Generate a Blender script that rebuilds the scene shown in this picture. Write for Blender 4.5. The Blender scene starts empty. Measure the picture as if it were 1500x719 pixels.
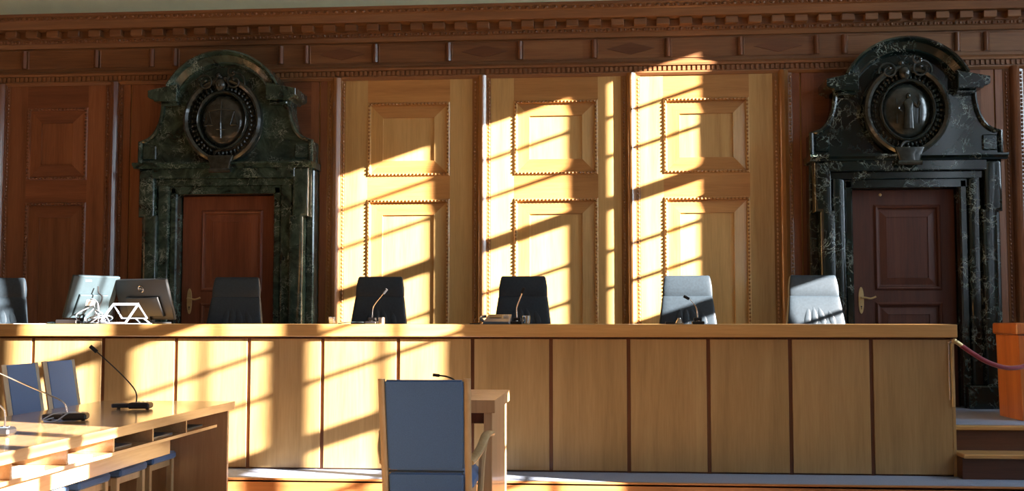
import bpy, bmesh, math, random
from mathutils import Vector, Matrix
random.seed(7)
S = bpy.context.scene
COL = S.collection
PI = math.pi

# ------------------------------------------------------------------ camera
cam_d = bpy.data.cameras.new('camera')
cam = bpy.data.objects.new('camera', cam_d); COL.objects.link(cam)
cam_d.sensor_width = 36.0
cam_d.lens = 36.0 * 1650.0 / 1500.0
cam_d.clip_start = 0.05
cam.location = (0, -10.4, 1.31)
cam.rotation_euler = (math.radians(90 + 3.7276), 0, math.radians(4.8016))
S.camera = cam

# ------------------------------------------------------------------ world, sun, sky light, exposure
w = bpy.data.worlds.new('sky'); S.world = w; w.use_nodes = True
bg = w.node_tree.nodes['Background']
bg.inputs[0].default_value = (0.50, 0.68, 1.0, 1); bg.inputs[1].default_value = 1.0
SUN_DIR = Vector((-1.0, 0.377, -0.335)).normalized()
sd = bpy.data.lights.new('sun', 'SUN'); sd.energy = 56.0; sd.color = (1.0, 0.85, 0.76); sd.angle = math.radians(0.32)
sun = bpy.data.objects.new('sun', sd); COL.objects.link(sun)
sun.rotation_euler = SUN_DIR.to_track_quat('-Z', 'Y').to_euler(); sun.location = (12, -6, 6)
WIN = [
    [(-1.88, -1.56), (-2.37, -2.02), (-2.87, -2.51)],
    [(-4.71, -4.32), (-5.23, -4.835), (-5.60, -5.345)],
    [(-7.88, -7.49), (-8.39, -8.02), (-8.90, -8.53)],
    [(-10.98, -10.59), (-11.49, -11.12), (-12.0, -11.63)],
]
XR = 6.3
SHY, SHZ = -0.377 * (XR - 5.0), 0.335 * (XR - 5.0)
WIN = [[(a + SHY, b + SHY) for a, b in l] for l in WIN]
SILL = [2.05 + SHZ, 1.20 + SHZ, 1.20 + SHZ, 1.20 + SHZ]  # first sill set artificially high so unseen wall blocks sun from podium, steps
WZ1 = 5.17 + SHZ
SKYW = [190, 50, 100, 180]
for lights, e, WZ0 in zip(WIN, SKYW, SILL):
    y0, y1 = lights[-1][0], lights[0][1]
    ad = bpy.data.lights.new('window_sky_light', 'AREA'); ad.shape = 'RECTANGLE'
    ad.size = WZ1 - WZ0; ad.size_y = y1 - y0; ad.energy = e; ad.color = (0.72, 0.86, 1.0)
    a = bpy.data.objects.new('window_sky_light', ad); COL.objects.link(a)
    a.location = (XR + 0.35, (y0 + y1) / 2, (WZ0 + WZ1) / 2)
    a.rotation_euler = (0, math.radians(90), 0)      # -Z axis turned to -X
S.view_settings.view_transform = 'Standard'; S.view_settings.look = 'None'
S.view_settings.gamma = 1.0; S.view_settings.use_curve_mapping = False
S.view_settings.exposure = 0.62

# ------------------------------------------------------------------ materials
def new_mat(name):
    m = bpy.data.materials.new(name); m.use_nodes = True
    nt = m.node_tree; b = nt.nodes['Principled BSDF']
    return m, nt, b
def setp(b, **k):
    for n, v in k.items():
        n = {'rough': 'Roughness', 'metal': 'Metallic', 'coat': 'Coat Weight', 'coatr': 'Coat Roughness', 'spec': 'Specular IOR Level', 'sheen': 'Sheen Weight'}[n]
        b.inputs[n].default_value = v
def ramp(nt, stops):
    r = nt.nodes.new('ShaderNodeValToRGB')
    cr = r.color_ramp
    while len(cr.elements) < len(stops): cr.elements.new(0.5)
    for e, (p, c) in zip(cr.elements, stops): e.position = p; e.color = (*c, 1)
    return r
def coords(nt, scale, jitter=8.0):
    tc = nt.nodes.new('ShaderNodeTexCoord'); mp = nt.nodes.new('ShaderNodeMapping')
    mp.inputs['Scale'].default_value = scale
    oi = nt.nodes.new('ShaderNodeObjectInfo'); mu = nt.nodes.new('ShaderNodeMath'); mu.operation = 'MULTIPLY'
    mu.inputs[1].default_value = jitter
    nt.links.new(oi.outputs['Random'], mu.inputs[0]); cb = nt.nodes.new('ShaderNodeCombineXYZ')
    for i in range(3): nt.links.new(mu.outputs[0], cb.inputs[i])
    ad = nt.nodes.new('ShaderNodeVectorMath'); ad.operation = 'ADD'
    nt.links.new(tc.outputs['Object'], ad.inputs[0]); nt.links.new(cb.outputs[0], ad.inputs[1])
    nt.links.new(ad.outputs[0], mp.inputs['Vector'])
    return mp
def wood(name, dark, mid, light, axis='z', rough=0.38, coat=0.25, bump=0.15, vary=0.12, fine=1.0):
    m, nt, b = new_mat(name); L = nt.links
    a, c = 9.0, 0.55
    sc = {'z': (a, a, c), 'x': (c, a, a), 'y': (a, c, a)}[axis]
    mp = coords(nt, sc)
    n1 = nt.nodes.new('ShaderNodeTexNoise'); n1.inputs['Scale'].default_value = 1.0; n1.inputs['Detail'].default_value = 5; n1.inputs['Distortion'].default_value = 0.5
    L.new(mp.outputs[0], n1.inputs['Vector'])
    n2 = nt.nodes.new('ShaderNodeTexNoise'); n2.inputs['Scale'].default_value = 9.0 * fine; n2.inputs['Detail'].default_value = 3
    L.new(mp.outputs[0], n2.inputs['Vector'])
    mx = nt.nodes.new('ShaderNodeMix'); mx.data_type = 'FLOAT'; mx.inputs[0].default_value = 0.35
    L.new(n1.outputs[0], mx.inputs[2]); L.new(n2.outputs[0], mx.inputs[3])
    r = ramp(nt, [(0.32, dark), (0.5, mid), (0.68, light)])
    L.new(mx.outputs[0], r.inputs[0])
    oi = nt.nodes.new('ShaderNodeObjectInfo'); mr = nt.nodes.new('ShaderNodeMapRange')
    mr.inputs['To Min'].default_value = 1 - vary; mr.inputs['To Max'].default_value = 1 + vary
    L.new(oi.outputs['Random'], mr.inputs['Value'])
    hs = nt.nodes.new('ShaderNodeHueSaturation'); L.new(mr.outputs[0], hs.inputs['Value']); L.new(r.outputs[0], hs.inputs['Color'])
    L.new(hs.outputs[0], b.inputs['Base Color'])
    bp = nt.nodes.new('ShaderNodeBump'); bp.inputs['Strength'].default_value = bump; bp.inputs['Distance'].default_value = 0.002
    L.new(n2.outputs[0], bp.inputs['Height']); L.new(bp.outputs[0], b.inputs['Normal'])
    setp(b, rough=rough, coat=coat, coatr=0.12)
    return m
def plain(name, col, rough=0.5, metal=0.0, var=0.08, scale=30.0, bump=0.0, coat=0.0, sheen=0.0):
    m, nt, b = new_mat(name); L = nt.links
    mp = coords(nt, (1, 1, 1))
    n = nt.nodes.new('ShaderNodeTexNoise'); n.inputs['Scale'].default_value = scale; n.inputs['Detail'].default_value = 3
    L.new(mp.outputs[0], n.inputs['Vector'])
    r = ramp(nt, [(0.3, tuple(c * (1 - var) for c in col)), (0.7, tuple(min(1, c * (1 + var)) for c in col))])
    L.new(n.outputs[0], r.inputs[0]); L.new(r.outputs[0], b.inputs['Base Color'])
    if bump:
        bp = nt.nodes.new('ShaderNodeBump'); bp.inputs['Strength'].default_value = bump; bp.inputs['Distance'].default_value = 0.003
        L.new(n.outputs[0], bp.inputs['Height']); L.new(bp.outputs[0], b.inputs['Normal'])
    setp(b, rough=rough, metal=metal, coat=coat, sheen=sheen)
    return m
def marble(name, dark, green, pale, scale=3.0, vein=0.035):
    m, nt, b = new_mat(name); L = nt.links
    mp = coords(nt, (1, 1, 1.0))
    n0 = nt.nodes.new('ShaderNodeTexNoise'); n0.inputs['Scale'].default_value = scale; n0.inputs['Detail'].default_value = 8; n0.inputs['Distortion'].default_value = 1.6; n0.inputs['Roughness'].default_value = 0.65
    L.new(mp.outputs[0], n0.inputs['Vector'])
    r0 = ramp(nt, [(0.35, dark), (0.56, tuple(0.5 * (a + c) for a, c in zip(dark, green))), (0.75, green)])
    L.new(n0.outputs[0], r0.inputs[0])
    vm = nt.nodes.new('ShaderNodeVectorMath'); vm.operation = 'MULTIPLY_ADD'; vm.inputs[1].default_value = (0.45, 0.45, 0.45)
    L.new(n0.outputs['Color'], vm.inputs[0]); L.new(mp.outputs[0], vm.inputs[2])
    vo = nt.nodes.new('ShaderNodeTexVoronoi'); vo.feature = 'DISTANCE_TO_EDGE'; vo.inputs['Scale'].default_value = scale * 2.6
    L.new(vm.outputs[0], vo.inputs['Vector'])
    r1 = ramp(nt, [(0.0, (1, 1, 1)), (vein, (0, 0, 0))]); L.new(vo.outputs['Distance'], r1.inputs[0])
    n2 = nt.nodes.new('ShaderNodeTexNoise'); n2.inputs['Scale'].default_value = scale * 1.4; n2.inputs['Detail'].default_value = 4
    L.new(mp.outputs[0], n2.inputs['Vector']); r2 = ramp(nt, [(0.46, (0, 0, 0)), (0.66, (1, 1, 1))]); L.new(n2.outputs[0], r2.inputs[0])
    mu = nt.nodes.new('ShaderNodeMath'); mu.operation = 'MULTIPLY'; L.new(r1.outputs[0], mu.inputs[0]); L.new(r2.outputs[0], mu.inputs[1])
    mx = nt.nodes.new('ShaderNodeMix'); mx.data_type = 'RGBA'
    L.new(mu.outputs[0], mx.inputs[0]); L.new(r0.outputs[0], mx.inputs[6]); mx.inputs[7].default_value = (*pale, 1)
    L.new(mx.outputs[2], b.inputs['Base Color'])
    setp(b, rough=0.17, coat=0.5, coatr=0.10)
    return m

M = {}
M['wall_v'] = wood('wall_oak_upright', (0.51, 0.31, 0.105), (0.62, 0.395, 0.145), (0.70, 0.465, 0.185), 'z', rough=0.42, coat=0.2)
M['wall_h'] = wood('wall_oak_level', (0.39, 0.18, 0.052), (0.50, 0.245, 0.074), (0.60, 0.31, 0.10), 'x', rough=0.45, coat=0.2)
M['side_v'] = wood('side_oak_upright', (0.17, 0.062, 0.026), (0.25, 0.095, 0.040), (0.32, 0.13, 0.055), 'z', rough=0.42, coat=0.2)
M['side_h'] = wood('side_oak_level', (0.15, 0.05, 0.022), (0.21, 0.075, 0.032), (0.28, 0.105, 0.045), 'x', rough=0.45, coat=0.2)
M['door_shaded'] = wood('shaded_door_oak', (0.055, 0.017, 0.009), (0.085, 0.026, 0.014), (0.115, 0.038, 0.02), 'z', rough=0.55, coat=0.0)  # same oak as the other door, shade painted into its colour
M['panelling'] = wood('room_panelling', (0.20, 0.10, 0.045), (0.28, 0.145, 0.065), (0.35, 0.19, 0.09), 'z', rough=0.5)
M['frieze_h'] = wood('frieze_oak', (0.15, 0.064, 0.026), (0.22, 0.10, 0.040), (0.29, 0.138, 0.056), 'x', rough=0.45, coat=0.15)
M['door'] = wood('door_oak', (0.14, 0.042, 0.020), (0.20, 0.062, 0.030), (0.27, 0.09, 0.042), 'z', rough=0.42, coat=0.2)
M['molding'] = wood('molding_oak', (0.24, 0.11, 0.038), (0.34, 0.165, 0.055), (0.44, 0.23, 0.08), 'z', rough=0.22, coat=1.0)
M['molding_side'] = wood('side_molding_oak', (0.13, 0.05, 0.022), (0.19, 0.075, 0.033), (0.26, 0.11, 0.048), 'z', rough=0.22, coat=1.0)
M['carved'] = wood('carved_oak', (0.12, 0.048, 0.018), (0.19, 0.078, 0.027), (0.26, 0.11, 0.04), 'x', rough=0.3, coat=0.4)
M['veneer'] = wood('dark_veneer', (0.11, 0.045, 0.022), (0.16, 0.066, 0.030), (0.21, 0.09, 0.04), 'x', rough=0.35)
M['bench_v'] = wood('bench_veneer_upright', (0.35, 0.222, 0.088), (0.44, 0.288, 0.118), (0.51, 0.345, 0.15), 'z', rough=0.36, coat=0.15, vary=0.07)
M['bench_h'] = wood('bench_veneer_level', (0.50, 0.285, 0.095), (0.60, 0.345, 0.12), (0.68, 0.41, 0.155), 'x', rough=0.3, coat=0.3, vary=0.03)
M['joint'] = wood('bench_joint', (0.10, 0.035, 0.014), (0.14, 0.05, 0.02), (0.19, 0.07, 0.027), 'z', vary=0.02)
M['nosing'] = wood('step_beech', (0.36, 0.15, 0.045), (0.48, 0.21, 0.07), (0.56, 0.27, 0.10), 'x', rough=0.4)
M['riser_dark'] = wood('riser_dark_wood', (0.08, 0.03, 0.014), (0.12, 0.045, 0.02), (0.16, 0.06, 0.026), 'x', rough=0.45)
M['podium'] = wood('podium_cherry', (0.50, 0.15, 0.035), (0.66, 0.21, 0.05), (0.76, 0.28, 0.07), 'z', rough=0.35, coat=0.3)
M['desk_y'] = wood('desk_beech', (0.44, 0.27, 0.13), (0.54, 0.35, 0.18), (0.62, 0.42, 0.23), 'y', rough=0.25, coat=0.7, vary=0.03)
M['desk_z'] = wood('desk_side_beech', (0.48, 0.30, 0.155), (0.58, 0.37, 0.20), (0.65, 0.44, 0.25), 'z', rough=0.4, vary=0.05)
M['chair_wood'] = wood('chair_frame_beech', (0.40, 0.29, 0.15), (0.50, 0.37, 0.20), (0.58, 0.45, 0.26), 'z', rough=0.35, coat=0.2)
M['plaster'] = plain('plaster', (0.76, 0.84, 0.60), 0.9, var=0.04, scale=6)
M['ceiling'] = plain('ceiling_plaster', (0.55, 0.53, 0.44), 0.9, var=0.04, scale=4)
M['floor'] = wood('parquet', (0.20, 0.11, 0.05), (0.28, 0.16, 0.075), (0.34, 0.2, 0.1), 'x', rough=0.4)
M['carpet'] = plain('grey_blue_carpet', (0.27, 0.33, 0.46), 0.95, var=0.15, scale=220, bump=0.5)
M['marble_l'] = marble('green_marble', (0.008, 0.019, 0.016), (0.080, 0.140, 0.11), (0.46, 0.58, 0.50), 4.2, 0.045)
M['marble_r'] = marble('green_black_marble', (0.003, 0.006, 0.006), (0.015, 0.034, 0.028), (0.45, 0.54, 0.48), 3.4, 0.045)
M['bronze'] = plain('dark_carved_marble', (0.030, 0.038, 0.033), 0.2, var=0.35, scale=25, coat=0.4)
M['leather'] = plain('charcoal_leather', (0.030, 0.046, 0.062), 0.50, var=0.12, scale=60, bump=0.1)
M['leather'].node_tree.nodes['Principled BSDF'].inputs['Specular IOR Level'].default_value = 0.3
M['fabric'] = plain('blue_grey_fabric', (0.075, 0.18, 0.42), 0.9, var=0.16, scale=420, bump=0.3, sheen=0.3)
M['black'] = plain('black_plastic', (0.018, 0.018, 0.02), 0.35)
M['monitor'] = plain('dark_grey_plastic', (0.012, 0.015, 0.018), 0.42, var=0.05)
M['greyplastic'] = plain('grey_plastic', (0.030, 0.050, 0.062), 0.55, var=0.05)
M['greyplastic'].node_tree.nodes['Principled BSDF'].inputs['Specular IOR Level'].default_value = 0.3
M['unit'] = plain('blue_grey_unit_plastic', (0.10, 0.14, 0.19), 0.3, var=0.05)
M['white'] = plain('white_plastic', (0.34, 0.40, 0.48), 0.4, var=0.03)
M['paper'] = plain('paper', (0.75, 0.76, 0.78), 0.8, var=0.03)
M['steel'] = plain('steel', (0.62, 0.60, 0.58), 0.25, metal=1.0, var=0.04)
M['brass'] = plain('brass', (0.66, 0.52, 0.26), 0.28, metal=0.6, var=0.08)
M['rope'] = plain('red_velvet', (0.24, 0.018, 0.04), 0.75, var=0.2, scale=150, bump=0.3, sheen=0.4)
M['foam'] = plain('microphone_foam', (0.02, 0.02, 0.022), 0.95, scale=300, bump=0.6)
M['frame_white'] = plain('window_frame_paint', (0.62, 0.60, 0.54), 0.5)
def glass_mat(name, tint, fac):
    m = bpy.data.materials.new(name); m.use_nodes = True; nt = m.node_tree
    nt.nodes.remove(nt.nodes['Principled BSDF'])
    t = nt.nodes.new('ShaderNodeBsdfTransparent'); t.inputs[0].default_value = (*tint, 1)
    g = nt.nodes.new('ShaderNodeBsdfGlossy'); g.inputs['Roughness'].default_value = 0.03
    mx = nt.nodes.new('ShaderNodeMixShader'); mx.inputs[0].default_value = fac
    nt.links.new(t.outputs[0], mx.inputs[1]); nt.links.new(g.outputs[0], mx.inputs[2])
    nt.links.new(mx.outputs[0], nt.nodes['Material Output'].inputs[0])
    return m
M['glass'] = glass_mat('window_glass', (0.98, 0.99, 0.98), 0.06)
M['tumbler'] = glass_mat('tumbler_glass', (0.72, 0.80, 0.84), 0.35)

# ------------------------------------------------------------------ mesh helpers
def box(bm, x0, x1, y0, y1, z0, z1, bev=0.0, mi=0, rot=None):
    r = bmesh.ops.create_cube(bm, size=1.0)
    vs = r['verts']
    for v in vs:
        v.co = Vector(((x0 + x1) / 2 + v.co.x * (x1 - x0), (y0 + y1) / 2 + v.co.y * (y1 - y0), (z0 + z1) / 2 + v.co.z * (z1 - z0)))
    fs = {f for v in vs for f in v.link_faces}
    for f in fs: f.material_index = mi
    if bev > 0:
        es = list({e for v in vs for e in v.link_edges})
        bmesh.ops.bevel(bm, geom=es, offset=bev, segments=1, affect='EDGES', profile=0.5)
    if rot: bmesh.ops.transform(bm, matrix=rot, verts=vs if bev == 0 else bm.verts)
    return vs
BSEG = 3
def prism(bm, pts, y0, y1, bev=0.0, mi=0):
    """outline in x,z extruded from y0 to y1 (y0 = front)"""
    n = len(pts)
    a = [bm.verts.new((x, y0, z)) for x, z in pts]; b = [bm.verts.new((x, y1, z)) for x, z in pts]
    f0 = bm.faces.new(a); f1 = bm.faces.new(b[::-1]); fs = [f0, f1]
    for i in range(n):
        j = (i + 1) % n
        fs.append(bm.faces.new((a[i], b[i], b[j], a[j])))
    bmesh.ops.recalc_face_normals(bm, faces=fs)
    for f in fs: f.material_index = mi
    if bev > 0:
        bmesh.ops.bevel(bm, geom=list(f0.edges), offset=bev, segments=BSEG, affect='EDGES', profile=0.55)
def sweep_x(bm, prof, x0, x1, mi=0):
    """profile of (y,z) extruded along x, closed"""
    a = [bm.verts.new((x0, y, z)) for y, z in prof]; b = [bm.verts.new((x1, y, z)) for y, z in prof]
    fs = [bm.faces.new(a), bm.faces.new(b[::-1])]
    n = len(prof)
    for i in range(n): fs.append(bm.faces.new((a[i], b[i], b[(i + 1) % n], a[(i + 1) % n])))
    bmesh.ops.recalc_face_normals(bm, faces=fs)
    for f in fs: f.material_index = mi
def sweep_z(bm, prof, z0, z1):
    a = [bm.verts.new((x, y, z0)) for x, y in prof]; b = [bm.verts.new((x, y, z1)) for x, y in prof]
    fs = [bm.faces.new(a), bm.faces.new(b[::-1])]
    n = len(prof)
    for i in range(n): fs.append(bm.faces.new((a[i], b[i], b[(i + 1) % n], a[(i + 1) % n])))
    bmesh.ops.recalc_face_normals(bm, faces=fs)
def tube(bm, pts, r, seg=8, closed=False, r1=None):
    pts = [Vector(p) for p in pts]; n = len(pts); rings = []
    up = Vector((0, 0, 1)); prev = None
    for i, p in enumerate(pts):
        if closed: t = pts[(i + 1) % n] - pts[i - 1]
        elif i == 0: t = pts[1] - p
        elif i == n - 1: t = p - pts[i - 1]
        else: t = pts[i + 1] - pts[i - 1]
        t.normalize()
        if prev is None:
            u = t.cross(up) if abs(t.z) < 0.9 else t.cross(Vector((1, 0, 0)))
        else: u = prev - t * prev.dot(t)
        u.normalize(); prev = u; v = t.cross(u)
        rr = r if r1 is None else r + (r1 - r) * i / (n - 1)
        rings.append([bm.verts.new(p + (u * math.cos(2 * PI * k / seg) + v * math.sin(2 * PI * k / seg)) * rr) for k in range(seg)])
    m = n if closed else n - 1
    for i in range(m):
        A, B = rings[i], rings[(i + 1) % n]
        for k in range(seg):
            bm.faces.new((A[k], A[(k + 1) % seg], B[(k + 1) % seg], B[k]))
    if not closed:
        bm.faces.new(rings[0][::-1]); bm.faces.new(rings[-1])
def smooth_path(ctrl, n=6):
    P = [Vector(c) for c in ctrl]; out = []
    Q = [P[0] * 2 - P[1]] + P + [P[-1] * 2 - P[-2]]
    for i in range(1, len(Q) - 2):
        for k in range(n):
            t = k / n
            a, b, c, d = Q[i - 1], Q[i], Q[i + 1], Q[i + 2]
            out.append(0.5 * ((2 * b) + (c - a) * t + (2 * a - 5 * b + 4 * c - d) * t * t + (3 * b - a - 3 * c + d) * t ** 3))
    out.append(P[-1]); return out
def ball(bm, c, rx, ry=None, rz=None, u=6, v=4):
    ry = ry or rx; rz = rz or rx
    r = bmesh.ops.create_uvsphere(bm, u_segments=u, v_segments=v, radius=1.0)
    for q in r['verts']: q.co = Vector((c[0] + q.co.x * rx, c[1] + q.co.y * ry, c[2] + q.co.z * rz))
    return r['verts']
def cyl(bm, c0, c1, r, seg=16, r1=None):
    tube(bm, [c0, c1], r, seg, r1=r1)
def lathe(bm, prof, c=(0, 0, 0), seg=20):
    """prof list of (r,z)"""
    rings = []
    for r, z in prof:
        rings.append([bm.verts.new((c[0] + r * math.cos(2 * PI * k / seg), c[1] + r * math.sin(2 * PI * k / seg), c[2] + z)) for k in range(seg)])
    for A, B in zip(rings, rings[1:]):
        for k in range(seg): bm.faces.new((A[k], A[(k + 1) % seg], B[(k + 1) % seg], B[k]))
    bm.faces.new(rings[0][::-1]); bm.faces.new(rings[-1])
def loft(bm, secs, n=24, e=0.35):
    """secs: (centre, hw, hd, ax, ay) superellipse sections"""
    rings = []
    for c, hw, hd, ax, ay in secs:
        c = Vector(c); ax = Vector(ax); ay = Vector(ay); ring = []
        for k in range(n):
            t = 2 * PI * k / n; cs, sn = math.cos(t), math.sin(t)
            ring.append(bm.verts.new(c + ax * hw * math.copysign(abs(cs) ** e, cs) + ay * hd * math.copysign(abs(sn) ** e, sn)))
        rings.append(ring)
    for A, B in zip(rings, rings[1:]):
        for k in range(n): bm.faces.new((A[k], A[(k + 1) % n], B[(k + 1) % n], B[k]))
    bm.faces.new(rings[0][::-1]); bm.faces.new(rings[-1])
def rings_panel(bm, x0, x1, z0, z1, rings, mi_v=0, mi_h=1):
    """nested rectangles (inset, y); top and bottom bands take mi_h"""
    R = []
    for ins, y in rings:
        R.append([bm.verts.new((x0 + ins, y, z0 + ins)), bm.verts.new((x1 - ins, y, z0 + ins)), bm.verts.new((x1 - ins, y, z1 - ins)), bm.verts.new((x0 + ins, y, z1 - ins))])
    for A, B in zip(R, R[1:]):
        for i in range(4):
            f = bm.faces.new((A[i], A[(i + 1) % 4], B[(i + 1) % 4], B[i])); f.material_index = mi_h if i in (0, 2) else mi_v
    f = bm.faces.new(R[-1]); f.material_index = mi_v

def obj(name, bm, mats, parent=None, smooth=False, angle=40):
    if not isinstance(mats, (list, tuple)): mats = [mats]
    me = bpy.data.meshes.new(name)
    bmesh.ops.recalc_face_normals(bm, faces=bm.faces)
    bm.to_mesh(me); bm.free()
    for m in mats: me.materials.append(M[m] if isinstance(m, str) else m)
    if smooth:
        me.shade_smooth(); me.set_sharp_from_angle(angle=math.radians(angle))
    o = bpy.data.objects.new(name, me); COL.objects.link(o)
    if parent: o.parent = parent
    return o
def tag(o, label, cat, group=None):
    o['label'] = label; o['category'] = cat
    if group: o['group'] = group
    return o
def thing(name, label, cat, loc=(0, 0, 0), rz=0, group=None):
    o = bpy.data.objects.new(name, None); COL.objects.link(o)
    o.location = loc; o.rotation_euler = (0, 0, rz); o.empty_display_size = 0.1
    return tag(o, label, cat, group)
def struct(o): o['kind'] = 'structure'; return o
def stuff(o): o['kind'] = 'stuff'; return o
def B(): return bmesh.new()
def dup(root, loc, rz, label, group=None):
    r = root.copy(); COL.objects.link(r); r.location = loc; r.rotation_euler = (0, 0, rz); r['label'] = label
    if group: r['group'] = group
    for ch in [c for c in DUPC.setdefault(root.name, [c for c in bpy.data.objects if c.parent == root])]:
        c = ch.copy(); COL.objects.link(c); c.parent = r
        for g in [g for g in bpy.data.objects if g.parent == ch]:
            d = g.copy(); COL.objects.link(d); d.parent = c
    return r
DUPC = {}

# ================================================================== SETTING
XL, YF, ZC = -9.5, -16.5, 7.2
bm = B(); box(bm, XL, XR + 0.04, YF, 0.3, -0.1, 0.0); struct(obj('floor', bm, 'floor'))
bm = B(); box(bm, XL, XR + 0.04, YF, 0.3, ZC, ZC + 0.1); struct(obj('ceiling', bm, 'ceiling'))
bm = B(); box(bm, XL - 0.1, XL, YF, 0.3, 0, ZC); struct(obj('wall_left', bm, 'panelling'))
bm = B(); box(bm, XL, XR + 0.04, YF - 0.1, YF, 0, ZC); struct(obj('wall_front', bm, 'panelling'))
# right wall with window openings
bm = B()
ys = sorted([(l[-1][0], l[0][1]) for l in WIN])
edges = [YF] + [v for a in ys for v in a] + [0.3]
for i in range(0, len(edges), 2): box(bm, XR, XR + 0.04, edges[i], edges[i + 1], 0, ZC)
for (a, b), WZ0 in zip(ys, SILL[::-1]):
    box(bm, XR, XR + 0.04, a, b, 0, WZ0); box(bm, XR, XR + 0.04, a, b, WZ1, ZC)
struct(obj('wall_right', bm, 'panelling'))
for wi, lights in enumerate(WIN):
    WZ0 = SILL[wi]
    y0, y1 = lights[-1][0], lights[0][1]
    wr = B(); box(wr, XR - 0.01, XR + 0.05, y0 - 0.06, y1 + 0.06, WZ0 - 0.05, WZ0)
    wn = struct(obj('window_%d' % (wi + 1), wr, 'frame_white'))
    for (a0, a1), (b0, b1) in zip(lights, lights[1:]):
        q = B(); box(q, XR, XR + 0.03, b1, a0, WZ0, WZ1, 0.003); obj('mullion', q, 'frame_white', wn)
    for z0, z1 in ((1.50, 1.65), (2.735, 2.875), (3.975, 4.105)):
        z0 += SHZ; z1 += SHZ
        if z0 < WZ0: continue
        q = B(); box(q, XR, XR + 0.03, y0, y1, z0, z1, 0.003); obj('transom', q, 'frame_white', wn)
    for zc in (2.05, 2.41, 3.26, 3.60, 4.48, 4.84):
        zc += SHZ
        if zc < WZ0 + 0.1: continue
        q = B(); box(q, XR + 0.005, XR + 0.025, y0, y1, zc - 0.018, zc + 0.018); obj('glazing_bar', q, 'frame_white', wn)
    if wi == 1:
        for yc in (-4.50, -5.02):
            yc += SHY
            q = B(); box(q, XR + 0.005, XR + 0.025, yc - 0.014, yc + 0.014, WZ0, WZ1); obj('glazing_bar', q, 'frame_white', wn)
    for a0, a1 in lights:
        q = B(); box(q, XR + 0.012, XR + 0.016, a0, a1, WZ0, WZ1); obj('pane', q, 'glass', wn)

# back wall: backing with two door openings, plaster above
LF = 0.534                                   # floor level behind the bench
PC = (-3.53, 2.64)                           # portal centres
DW, DT = 0.46, 2.47                          # half opening, opening top
bm = B()
xs = [XL, PC[0] - DW, PC[0] + DW, PC[1] - DW, PC[1] + DW, XR + 0.04]
for i in (0, 2, 4): box(bm, xs[i], xs[i + 1], 0.02, 0.25, 0, 4.2)
for c in PC: box(bm, c - DW, c + DW, 0.02, 0.25, DT, 4.2); box(bm, c - DW, c + DW, 0.02, 0.25, 0, LF)
wb = struct(obj('wall_back', bm, 'wall_v'))
bm = B(); box(bm, XL, XR + 0.04, -0.02, 0.25, 4.2, ZC); obj('plaster_field', bm, 'plaster', wb)

ZT, ZBOT = 3.565, 0.70
PIL = [-5.857, -4.72, -2.543, -1.158, 0.229, 1.615, 3.665]
PW = 0.088
def pilaster(x):
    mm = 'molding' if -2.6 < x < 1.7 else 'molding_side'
    prof = [(-PW, 0.02), (-PW, -0.004), (-0.036, -0.012), (-0.030, -0.03)]
    prof += [(-0.022, -0.048), (-0.006, -0.058), (0.012, -0.060), (0.022, -0.054), (0.046, -0.033), (0.048, -0.022), (0.055, -0.022), (0.058, -0.010), (PW, -0.004), (PW, 0.02)]
    q = B(); sweep_z(q, [(x + a, b) for a, b in prof], ZBOT, ZT + 0.02)
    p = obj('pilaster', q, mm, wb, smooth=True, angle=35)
    q = B()
    n = int((ZT - ZBOT) / 0.036)
    for i in range(n):
        z = ZBOT + 0.018 + i * 0.036
        for dx in (-0.062, 0.070): ball(q, (x + dx, -0.008, z), 0.011, 0.011, 0.016, 6, 4)
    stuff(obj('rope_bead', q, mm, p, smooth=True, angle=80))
for x in PIL: pilaster(x)
def panel_at(x0, x1, z0, z1, side=False):
    q = B()
    rings_panel(q, x0, x1, z0, z1, [(0, 0.012), (0, -0.002), (0.010, -0.010), (0.026, -0.010), (0.032, 0.012), (0.038, 0.012), (0.148, -0.004), (0.150, 0.010)])
    p = obj('raised_panel', q, ['side_v', 'side_h'] if side else ['wall_v', 'wall_h'], wb)
    q = B()
    def row(xa, za, xb, zb):
        L = math.hypot(xb - xa, zb - za); n = int(L / 0.034)
        for i in range(n):
            t = (i + 0.5) / n
            ball(q, (xa + (xb - xa) * t, -0.011, za + (zb - za) * t), 0.0115, 0.009, 0.0115, 6, 4)
    d = 0.018
    row(x0 + d, z0 + d, x1 - d, z0 + d); row(x0 + d, z1 - d, x1 - d, z1 - d)
    row(x0 + d, z0 + d, x0 + d, z1 - d); row(x1 - d, z0 + d, x1 - d, z1 - d)
    stuff(obj('panel_bead', q, 'molding_side' if side else 'molding', p, smooth=True, angle=80))
def bay(xa, xb, hw, side=False):
    mv, mh = ('side_v', 'side_h') if side else ('wall_v', 'wall_h')
    c = (xa + xb) / 2; a, b = xa + PW, xb - PW; p0, p1 = c - hw, c + hw
    zs = [(0.95, 2.43), (2.645, 3.35)]
    for s0, s1 in ((a, p0), (p1, b)):
        q = B(); box(q, s0, s1, 0, 0.03, ZBOT, ZT); obj('stile', q, mv, wb)
    for r0, r1 in ((ZBOT, 0.95), (2.43, 2.645), (3.35, ZT)):
        q = B(); box(q, p0, p1, 0.0006, 0.03, r0, r1); obj('rail', q, mh, wb)
    for z0, z1 in zs: panel_at(p0, p1, z0, z1, side)
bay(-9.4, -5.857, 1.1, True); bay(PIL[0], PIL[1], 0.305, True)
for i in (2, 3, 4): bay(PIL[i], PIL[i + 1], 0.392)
bay(3.665, 5.05, 0.392, True); pilaster(5.05); bay(5.05, XR, 0.9, True)
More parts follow.
